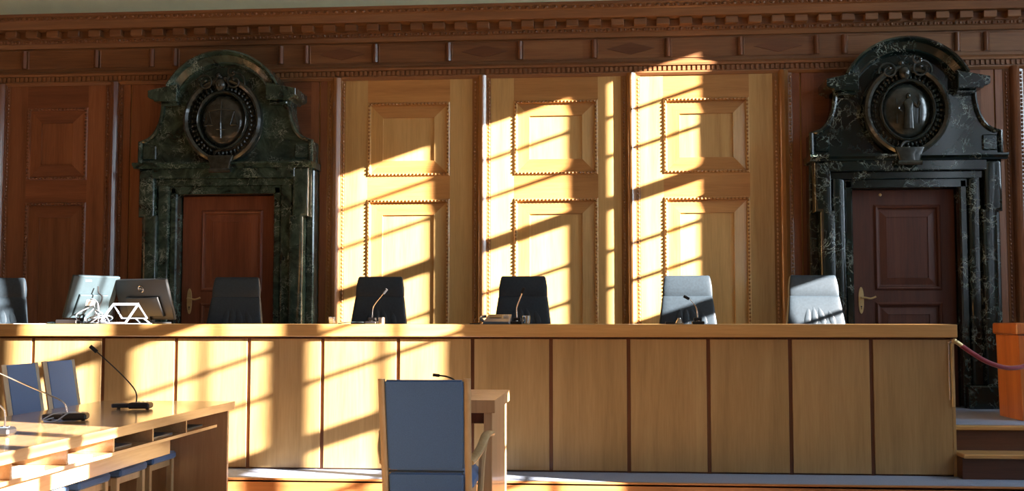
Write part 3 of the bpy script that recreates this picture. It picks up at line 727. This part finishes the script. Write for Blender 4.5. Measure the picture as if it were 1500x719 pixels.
tag(obj('black_cord', q, 'black', smooth=True), 'dark cord hanging from the back of the sideways monitor', 'cable')
q = B(); tube(q, smooth_path([(-4.30, -1.72, TB + 0.15), (-4.31, -1.73, TB + 0.07), (-4.31, -1.76, TB + 0.005), (-4.27, -1.80, TB + 0.005)], 6), 0.003, 6)
tag(obj('thin_cord', q, 'black', smooth=True), 'thin black cord dropping to the bench left of the sideways monitor', 'cable')
q = B(); box(q, -4.30, -4.13, -1.90, -1.83, TB, TB + 0.034, 0.006)
t = tag(obj('power_adapter', q, 'black'), 'small dark power adapter on the bench below the sideways monitor', 'adapter')
q = B(); tube(q, smooth_path([(-4.13, -1.87, TB + 0.015), (-4.07, -1.90, TB + 0.006), (-4.00, -1.88, TB + 0.006)], 5), 0.004, 6); obj('lead', q, 'black', t, smooth=True)
q = B(); box(q, -4.66, -4.45, -1.86, -1.64, TB, TB + 0.004); tag(obj('paper_sheet', q, 'paper'), 'flat white sheet of paper on the bench between left chair and sideways monitor', 'paper')
q = B(); box(q, -4.42, -4.36, -1.80, -1.78, TB, TB + 0.012, 0.003); tube(q, [(-4.42, -1.79, TB + 0.008), (-4.34, -1.77, TB + 0.018)], 0.005, 7)
tag(obj('pen', q, 'greyplastic'), 'small grey pen on the bench left of the sideways monitor', 'pen')

def mic_head(bm, p, d, r=0.011, L=0.045):
    p, d = Vector(p), Vector(d).normalized(); tube(bm, [p, p + d * L * 0.15, p + d * L * 0.8, p + d * L], r, 10)
def bench_mic(x, y, neck, label):
    t = thing('gooseneck_microphone', label, 'microphone', (x, y, TB), 0, 'gooseneck microphones on the judges bench')
    q = B(); box(q, -0.045, 0.045, -0.055, 0.055, 0, 0.022, 0.005); box(q, -0.03, 0.03, 0.0, 0.05, 0.022, 0.050, 0.005); bs = obj('base', q, 'black', t)
    q = B(); cyl(q, (0.0, -0.02, 0.022), (0.0, -0.02, 0.028), 0.012, 14); obj('talk_button', q, 'steel', bs, smooth=True)
    q = B(); P = smooth_path([Vector(n) for n in neck], 6); tube(q, P, 0.0045, 8); obj('gooseneck', q, 'steel', t, smooth=True)
    q = B(); mic_head(q, P[-1], P[-1] - P[-2]); obj('microphone_head', q, 'foam', t, smooth=True)
    return t
bench_mic(-1.81, -1.80, [(0.0, 0.02, 0.05), (0.003, 0.02, 0.11), (0.02, 0.01, 0.15), (0.065, 0.0, 0.205), (0.09, -0.005, 0.235)], 'gooseneck microphone on the bench before the chair in the first sunlit bay')
bench_mic(-0.685, -1.80, [(0.0, 0.02, 0.05), (-0.002, 0.02, 0.12), (0.01, 0.01, 0.16), (0.030, 0.0, 0.21), (0.040, -0.005, 0.235)], 'gooseneck microphone on the bench beside the tilted conference unit')
bench_mic(0.685, -1.80, [(0.0, 0.02, 0.05), (-0.005, 0.02, 0.10), (-0.018, 0.01, 0.14), (-0.050, 0.0, 0.18), (-0.066, -0.005, 0.19)], 'gooseneck microphone bending left before the chair with the sunlit headrest')
q = B(); lathe(q, [(0.022, 0), (0.026, 0.004), (0.026, 0.05), (0.024, 0.052)], (-1.725, -1.84, TB), 16); tag(obj('metal_beaker', q, 'steel', smooth=True), 'small silver cylinder right beside the leftmost bench microphone base', 'beaker')
def tumbler(x, y, h, label):
    q = B(); lathe(q, [(0.024, 0), (0.026, 0.003), (0.031, h), (0.028, h), (0.023, 0.008), (0.001, 0.008)], (x, y, TB), 18)
    return tag(obj('drinking_glass', q, 'tumbler', smooth=True), label, 'glass')
tumbler(-0.615, -1.76, 0.065, 'small greenish glass right of the conference unit and its microphone')
tumbler(-2.12, -1.80, 0.055, 'small sparkling glass alone on the bench right of the left portal')
q = B(); tube(q, smooth_path([(-2.05, -1.90, TB + 0.004), (-1.98, -1.92, TB + 0.012), (-1.92, -1.9, TB + 0.016), (-1.855, -1.84, TB + 0.014)], 6), 0.004, 6)
tag(obj('microphone_cord', q, 'greyplastic', smooth=True), 'pale cord lying on the bench left of the leftmost bench microphone', 'cable')
t = thing('conference_unit', 'tilted blue-grey conference unit with display and keys on the bench before a black chair', 'console', (-0.83, -1.84, TB))
q = B()
for (sx, pts) in ((0, 0),):
    a = [(-0.11, -0.075, 0), (0.10, -0.075, 0), (0.10, 0.075, 0), (-0.11, 0.075, 0)]; b_ = [(-0.10, -0.075, 0.018), (0.09, -0.075, 0.018), (0.105, 0.065, 0.075), (-0.075, 0.065, 0.075)]
    va = [q.verts.new(p) for p in a]; vb = [q.verts.new(p) for p in b_]
    q.faces.new(va[::-1]); q.faces.new(vb)
    for i in range(4): q.faces.new((va[i], va[(i + 1) % 4], vb[(i + 1) % 4], vb[i]))
    bmesh.ops.bevel(q, geom=list(q.edges), offset=0.003, segments=1, affect='EDGES')
obj('body', q, 'unit', t)
sl = math.atan2(0.057, 0.14); Rm = Matrix.Translation((0, -0.075, 0.0195)) @ Matrix.Rotation(sl, 4, 'X')
q = B(); box(q, -0.06, 0.03, 0.075, 0.135, 0, 0.002); bmesh.ops.transform(q, matrix=Rm, verts=q.verts); obj('display', q, 'black', t)
for r_ in range(3):
    for c_ in range(3):
        q = B(); box(q, 0.045 + c_ * 0.014, 0.055 + c_ * 0.014, 0.075 + r_ * 0.02, 0.088 + r_ * 0.02, 0, 0.004, 0.001); bmesh.ops.transform(q, matrix=Rm, verts=q.verts); obj('key', q, 'white', t)
q = B(); tube(q, smooth_path([(-0.10, -0.04, 0.02), (-0.125, -0.02, 0.04), (-0.12, 0.04, 0.055), (-0.095, 0.06, 0.06)], 5), 0.012, 8); obj('handset', q, 'unit', t, smooth=True)
q = B(); box(q, -1.0, -0.955, -1.93, -1.90, TB, TB + 0.008, 0.002); tube(q, smooth_path([(-1.03, -1.93, TB + 0.004), (-1.0, -1.95, TB + 0.004), (-0.955, -1.93, TB + 0.006)], 4), 0.004, 6)
tag(obj('pen_clip', q, 'black'), 'small black pen left of the conference unit', 'pen')
q = B(); lathe(q, [(0.028, 0), (0.032, 0.006), (0.020, 0.03), (0.014, 0.036), (0.012, 0.046)], (0.545, -1.82, TB), 16)
tag(obj('silver_bell', q, 'steel', smooth=True), 'small round silver object left of the right-hand bench microphone', 'ornament')
q = B(); box(q, -0.035, 0.035, -0.02, 0.02, 0, 0.018, 0.004); o = tag(obj('small_black_box', q, 'black'), 'tiny black box at the far left of the right-hand microphone group', 'box'); o.location = (0.475, -1.80, TB)

# ================================================================== PODIUM, ROPE
t = thing('podium', 'orange-brown wooden podium at the right edge of the photo beside the steps', 'podium', (3.55, -1.45, LF))
q = B(); prism(q, [(-0.395, 0.0), (0.395, 0.0), (0.41, 0.65), (-0.41, 0.65)], 0, 0.5, 0.006); obj('body', q, 'podium', t)
q = B(); box(q, -0.43, 0.43, -0.02, 0.52, 0.655, 0.745, 0.01); obj('top', q, 'podium', t)
t = thing('barrier_rope', 'dark red velvet barrier rope with a brass hook, hung from the bench end', 'rope', (2.50, -1.99, 1.12))
q = B(); tube(q, smooth_path([(0.045, -0.01, 0.0), (0.13, -0.005, -0.06), (0.24, 0.02, -0.122), (0.38, 0.08, -0.163), (0.50, 0.16, -0.165), (0.60, 0.26, -0.15), (0.70, 0.42, -0.12), (0.80, 0.53, -0.09)], 6), 0.017, 12); obj('rope', q, 'rope', t, smooth=True)
q = B(); tube(q, [(0.0, -0.01, 0.03), (0.02, -0.012, 0.02), (0.05, -0.011, -0.003)], 0.016, 12); ball(q, (0.0, -0.012, 0.03), 0.02, 0.016, 0.02, 12, 8); obj('brass_hook', q, 'brass', t, smooth=True)
t = thing('rope_rail', 'slim upright brass rail fixed to the corner of the bench end', 'rail', (2.485, -1.99, 0.178 + 0.5))
q = B(); cyl(q, (0, 0, 0), (0, 0, 0.47), 0.010, 12); obj('tube', q, 'brass', t, smooth=True)
q = B(); cyl(q, (-0.022, 0.003, 0.05), (-0.022, 0.003, 0.46), 0.006, 10); ball(q, (-0.011, 0, 0.465), 0.02, 0.012, 0.012, 10, 6); obj('side_tube', q, 'steel', t, smooth=True)

# ================================================================== LONG DESK ON THE LEFT
DX1, DX0, DE = -2.565, -3.50, -2.78
D0 = -7.6
t = thing('long_desk', 'long pale beech desk with an open cubby shelf, running towards the bench', 'desk', (0, 0, 0))
q = B(); box(q, DX0, DX1, D0, DE + 0.04, 0.688, 0.742, 0.002); obj('desktop', q, 'desk_y', t)
q = B(); box(q, DX0 + 0.02, DX1 - 0.035, DE - 0.01, DE + 0.02, 0, 0.688, 0.002); obj('end_panel', q, 'desk_z', t)
q = B(); box(q, DX0 + 0.02, DX1 - 0.035, D0, D0 + 0.03, 0, 0.688, 0.002); obj('end_panel', q, 'desk_z', t)
q = B(); box(q, -2.95, -2.60, D0 + 0.03, -3.0, 0.588, 0.607, 0.001); obj('cubby_shelf', q, 'desk_y', t)
q = B(); box(q, -2.965, -2.95, D0 + 0.03, -3.0, 0.588, 0.688, 0.001); obj('cubby_back', q, 'desk_y', t)
y = -3.54
DIV = []
while y > D0 + 0.2:
    q = B(); box(q, -2.95, -2.605, y - 0.008, y + 0.008, 0.607, 0.688, 0.001); obj('cubby_divider', q, 'desk_y', t); DIV.append(y); y -= 0.518
q = B(); box(q, -2.79, -2.75, D0 + 0.03, -3.43, 0.462, 0.588, 0.002); obj('under_beam', q, 'desk_y', t)
def paper_stack(x0, x1, y0, y1, n, label, mat='paper', rz=0.0):
    tt = thing('paper_stack' if n > 1 else 'paper_sheet', label, 'paper', ((x0 + x1) / 2, (y0 + y1) / 2, 0.607), rz)
    for k in range(n):
        q = B(); j = random.uniform(-0.006, 0.006); box(q, -(x1 - x0) / 2 + j, (x1 - x0) / 2 + j, -(y1 - y0) / 2 - j, (y1 - y0) / 2 - j, k * 0.004, k * 0.004 + 0.0035); obj('sheet', q, mat, tt)
paper_stack(-2.86, -2.64, -5.50, -5.23, 3, 'white papers in the cubby nearest the left edge of the photo', rz=0.12)
paper_stack(-2.86, -2.63, -5.02, -4.78, 3, 'white papers in the sunlit middle cubby of the long desk', rz=-0.08)
paper_stack(-2.88, -2.66, -4.52, -4.22, 2, 'grey-blue folder in the shaded cubby of the long desk', 'unit')
paper_stack(-2.90, -2.66, -4.0, -3.62, 2, 'dark blue folder under a pale roll in the long desk cubby', 'unit')
q = B(); tube(q, [(-2.70, -4.02, 0.632), (-2.68, -3.90, 0.632)], 0.014, 10); tag(obj('rolled_paper', q, 'paper', smooth=True), 'small pale rolled paper lying in the cubby on the blue folder', 'paper')
paper_stack(-2.88, -2.66, -3.42, -3.10, 2, 'grey folder in the cubby nearest the far end of the long desk', 'greyplastic')

def desk_mic(x, y, rz, neck, label, cable=False, pale=False):
    t = thing('desk_microphone', label, 'microphone', (x, y, 0.742), rz, 'gooseneck microphones on the long desk')
    q = B(); box(q, -0.125, 0.0, -0.035, 0.035, 0.010, 0.036, 0.006); box(q, -0.02, 0.115, -0.055, 0.050, 0.004, 0.042, 0.010); bs = obj('base', q, 'black', t)
    for a in (-0.09, 0.09):
        q = B(); cyl(q, (a, 0, 0), (a, 0, 0.012), 0.012, 10); obj('foot', q, 'black', t)
    q = B(); box(q, -0.1285, -0.1245, -0.03, 0.03, 0.012, 0.034, 0.001); obj('end_cap', q, 'steel', bs)
    q = B(); box(q, 0.01, 0.10, -0.045, -0.005, 0.042, 0.044); obj('control_panel', q, 'unit', bs)
    for k in range(3):
        q = B(); cyl(q, (0.03 + 0.027 * k, 0.02, 0.042), (0.03 + 0.027 * k, 0.02, 0.046), 0.008, 10); obj('button', q, 'steel', bs)
    q = B(); P = smooth_path([Vector(n) for n in neck], 7); tube(q, P, 0.0050, 8, r1=0.0036); obj('gooseneck', q, 'steel' if pale else 'black', t, smooth=True)
    q = B(); mic_head(q, P[-1], P[-1] - P[-2], 0.012, 0.055); obj('microphone_head', q, 'foam', t, smooth=True)
    if cable:
        q = B(); tube(q, smooth_path([(-0.06, -0.03, 0.02), (-0.10, -0.09, 0.008), (-0.03, -0.13, 0.008), (0.03, -0.11, 0.05), (0.06, -0.05, 0.05)], 6), 0.004, 6); tube(q, smooth_path([(-0.12, -0.05, 0.008), (-0.05, -0.08, 0.045), (0.01, -0.06, 0.05)], 6), 0.0035, 6); obj('cable', q, 'white', t, smooth=True)
    return t
desk_mic(-2.985, -3.46, math.radians(6), [(0.02, 0, 0.04), (0.02, 0, 0.09), (-0.005, 0.0, 0.14), (-0.09, 0.0, 0.23), (-0.20, 0.0, 0.33), (-0.235, 0, 0.36)], 'black gooseneck microphone on the desk nearest the bench')
desk_mic(-3.02, -4.27, math.radians(14), [(0.0, 0.02, 0.04), (-0.015, 0.02, 0.09), (-0.06, 0.01, 0.125), (-0.19, -0.02, 0.19), (-0.34, -0.05, 0.265), (-0.37, -0.06, 0.28)], 'gooseneck microphone with a pale cable loop in the middle of the desk', True, True)
desk_mic(-3.00, -5.10, math.radians(6), [(0.075, 0.0, 0.04), (0.073, 0.0, 0.10), (0.055, 0.0, 0.14), (-0.05, 0.0, 0.22), (-0.12, 0, 0.27)], 'gooseneck microphone at the left edge of the photo, nearest on the desk', True, True)

# ================================================================== BLUE CHAIRS AT THE DESK
def side_chair(loc, label):
    t = thing('upholstered_chair', label, 'chair', loc, 0, 'blue chairs along the far side of the long desk')
    # local: faces +X ; back plane at x=0
    def bx(z): return -0.10 * (z - 0.45) / 0.57 * (1 if z > 0.45 else 0)
    hw = 0.192
    for s in (-1, 1):
        q = B(); tube(q, [(0.03, s * hw, 0.0), (0.0, s * hw, 0.45), (-0.10, s * hw, 1.03)], 0.020, 4); obj('rear_leg', q, 'chair_wood', t)
        q = B(); box(q, 0.60, 0.64, s * hw - 0.02 - 0.005 * s, s * hw + 0.02 - 0.005 * s, 0, 0.36, 0.003); obj('front_leg', q, 'chair_wood', t)
        q = B(); box(q, 0.0, 0.60, s * hw - 0.010, s * hw + 0.010, 0.31, 0.355, 0.002); obj('side_rail', q, 'chair_wood', t)
    q = B(); box(q, 0.605, 0.625, -hw + 0.02, hw - 0.02, 0.315, 0.355, 0.002); obj('front_rail', q, 'chair_wood', t)
    q = B()
    va = []
    for x_, z_ in ((0.012, 0.46), (-0.088, 1.03), (-0.118, 1.02), (-0.020, 0.45)):
        va.append([q.verts.new((x_, s * (hw - 0.018), z_)) for s in (-1, 1)])
    for i in range(4): q.faces.new((va[i][0], va[i][1], va[(i + 1) % 4][1], va[(i + 1) % 4][0]))
    q.faces.new([v[0] for v in va]); q.faces.new([v[1] for v in va][::-1])
    bmesh.ops.bevel(q, geom=list(q.edges), offset=0.006, segments=2, affect='EDGES'); obj('backrest', q, 'fabric', t, smooth=True, angle=50)
    q = B(); box(q, 0.01, 0.66, -hw - 0.005, hw + 0.005, 0.362, 0.412, 0.012); obj('seat', q, 'fabric', t)
    return t
sc = side_chair((-3.60, -3.03, 0), 'blue upholstered chair at the desk end nearest the bench')
dup(sc, (-3.565, -3.60, 0), 0, 'blue upholstered chair second from the bench along the long desk', 'blue chairs along the far side of the long desk')
dup(sc, (-3.565, -4.13, 0), 0, 'blue upholstered chair third from the bench, its back cut off by the photo edge', 'blue chairs along the far side of the long desk')
dup(sc, (-3.565, -4.64, 0), 0, 'blue chair of which only the seat shows under the desk at lower left', 'blue chairs along the far side of the long desk')

# ================================================================== WITNESS TABLE AND ARMCHAIR
t = thing('witness_table', 'small beech table with a thick top, behind the blue armchair', 'table', (-0.91, -3.80, 0))
q = B(); box(q, -0.28, 0.302, -0.475, 0.45, 0.80, 0.87, 0.002); obj('tabletop', q, 'desk_z', t)
for s in (-1, 1):
    q = B(); box(q, min(s * 0.24, s * 0.285), max(s * 0.24, s * 0.285), -0.455, 0.43, 0, 0.80, 0.002); obj('side_panel', q, 'desk_z', t)
q = B(); box(q, -0.24, 0.24, -0.38, 0.40, 0.735, 0.80, 0.002); obj('drawer_box', q, 'joint', t)
t = thing('desk_microphone', 'thin dark gooseneck microphone on the small table, just above the armchair back', 'microphone', (-0.96, -3.55, 0.87))
q = B(); box(q, -0.06, 0.06, -0.05, 0.05, 0, 0.03, 0.006); obj('base', q, 'black', t)
q = B(); P = smooth_path([(0.05, 0, 0.03), (0.03, 0, 0.07), (-0.02, 0, 0.09), (-0.06, 0, 0.095)], 5); tube(q, P, 0.005, 8); obj('gooseneck', q, 'black', t, smooth=True)
q = B(); mic_head(q, P[-1], P[-1] - P[-2], 0.010, 0.04); obj('microphone_head', q, 'foam', t, smooth=True)

t = thing('armchair', 'blue upholstered armchair with beech frame, seen from behind in the foreground', 'chair', (-0.895, -4.78, 0), math.radians(1.5))
# local: faces +Y, back plane y=0 leaning backwards (-y)
BX = 0.203
def by(z): return -0.13 * (z - 0.45) / 0.55 if z > 0.45 else 0.05 * (0.45 - z)
for s in (-1, 1):
    q = B()
    pr = [(z, by(z)) for z in (0.0, 0.2, 0.45, 0.6, 0.8, 1.018)]
    secs = []
    for z, yy in pr:
        xx = s * (BX + 0.008 * (z / 1.0))
        secs.append(((xx, yy, z), 0.017, 0.022, (1, 0, 0), (0, 1, 0)))
    loft(q, secs, 12, 0.5); obj('back_post', q, 'chair_wood', t, smooth=True, angle=50)
def slab(z0, z1, hw0, hw1, thick, dy=0.0, bev=0.008):
    q = B(); vs = []
    for z, hw in ((z0, hw0), (z1, hw1)):
        for yy in (by(z) - thick / 2 + dy, by(z) + thick / 2 + dy):
            vs.append([q.verts.new((s * hw, yy, z)) for s in (-1, 1)])
    a, b_, c_, d_ = vs
    for p, r_ in ((a, b_), (b_, d_), (d_, c_), (c_, a)): q.faces.new((p[0], p[1], r_[1], r_[0]))
    q.faces.new((a[0], b_[0], d_[0], c_[0])); q.faces.new((a[1], c_[1], d_[1], b_[1]))
    bmesh.ops.bevel(q, geom=list(q.edges), offset=bev, segments=3, affect='EDGES')
    return q
obj('backrest', slab(0.565, 1.012, 0.187, 0.193, 0.05), 'fabric', t, smooth=True, angle=50)
obj('lower_back', slab(0.36, 0.550, 0.184, 0.186, 0.045), 'fabric', t, smooth=True, angle=50)
q = B(); tube(q, [(-0.188, by(0.558) - 0.012, 0.558), (0.188, by(0.558) - 0.012, 0.558)], 0.004, 6); obj('piping', q, 'greyplastic', t, smooth=True)
q = B(); box(q, -0.215, 0.228, 0.03, 0.50, 0.44, 0.53, 0.03); obj('seat', q, 'fabric', t, smooth=True, angle=40)
q = B(); box(q, -0.205, 0.205, 0.04, 0.48, 0.38, 0.44, 0.004); obj('seat_frame', q, 'chair_wood', t)
for s in (-1, 1):
    q = B()
    pts = smooth_path([(s * 0.213, -0.03, 0.60), (s * 0.232, 0.05, 0.618), (s * 0.255, 0.15, 0.655), (s * 0.268, 0.26, 0.70), (s * 0.285, 0.34, 0.71), (s * 0.292, 0.385, 0.70)], 4)
    secs = []
    for i, p in enumerate(pts):
        tt = (pts[min(i + 1, len(pts) - 1)] - pts[max(i - 1, 0)]).normalized(); ax = Vector((1, 0, 0)); ax = (ax - tt * ax.dot(tt)).normalized(); ay = tt.cross(ax)
        secs.append((p, 0.024 if i < len(pts) - 2 else 0.017, 0.013, ax, ay))
    loft(q, secs, 12, 0.7); obj('armrest', q, 'chair_wood', t, smooth=True, angle=60)
    q = B(); tube(q, smooth_path([(s * 0.225, 0.36, 0.0), (s * 0.232, 0.34, 0.30), (s * 0.245, 0.32, 0.54), (s * 0.262, 0.30, 0.70)], 5), 0.017, 8); obj('front_leg', q, 'chair_wood', t, smooth=True)
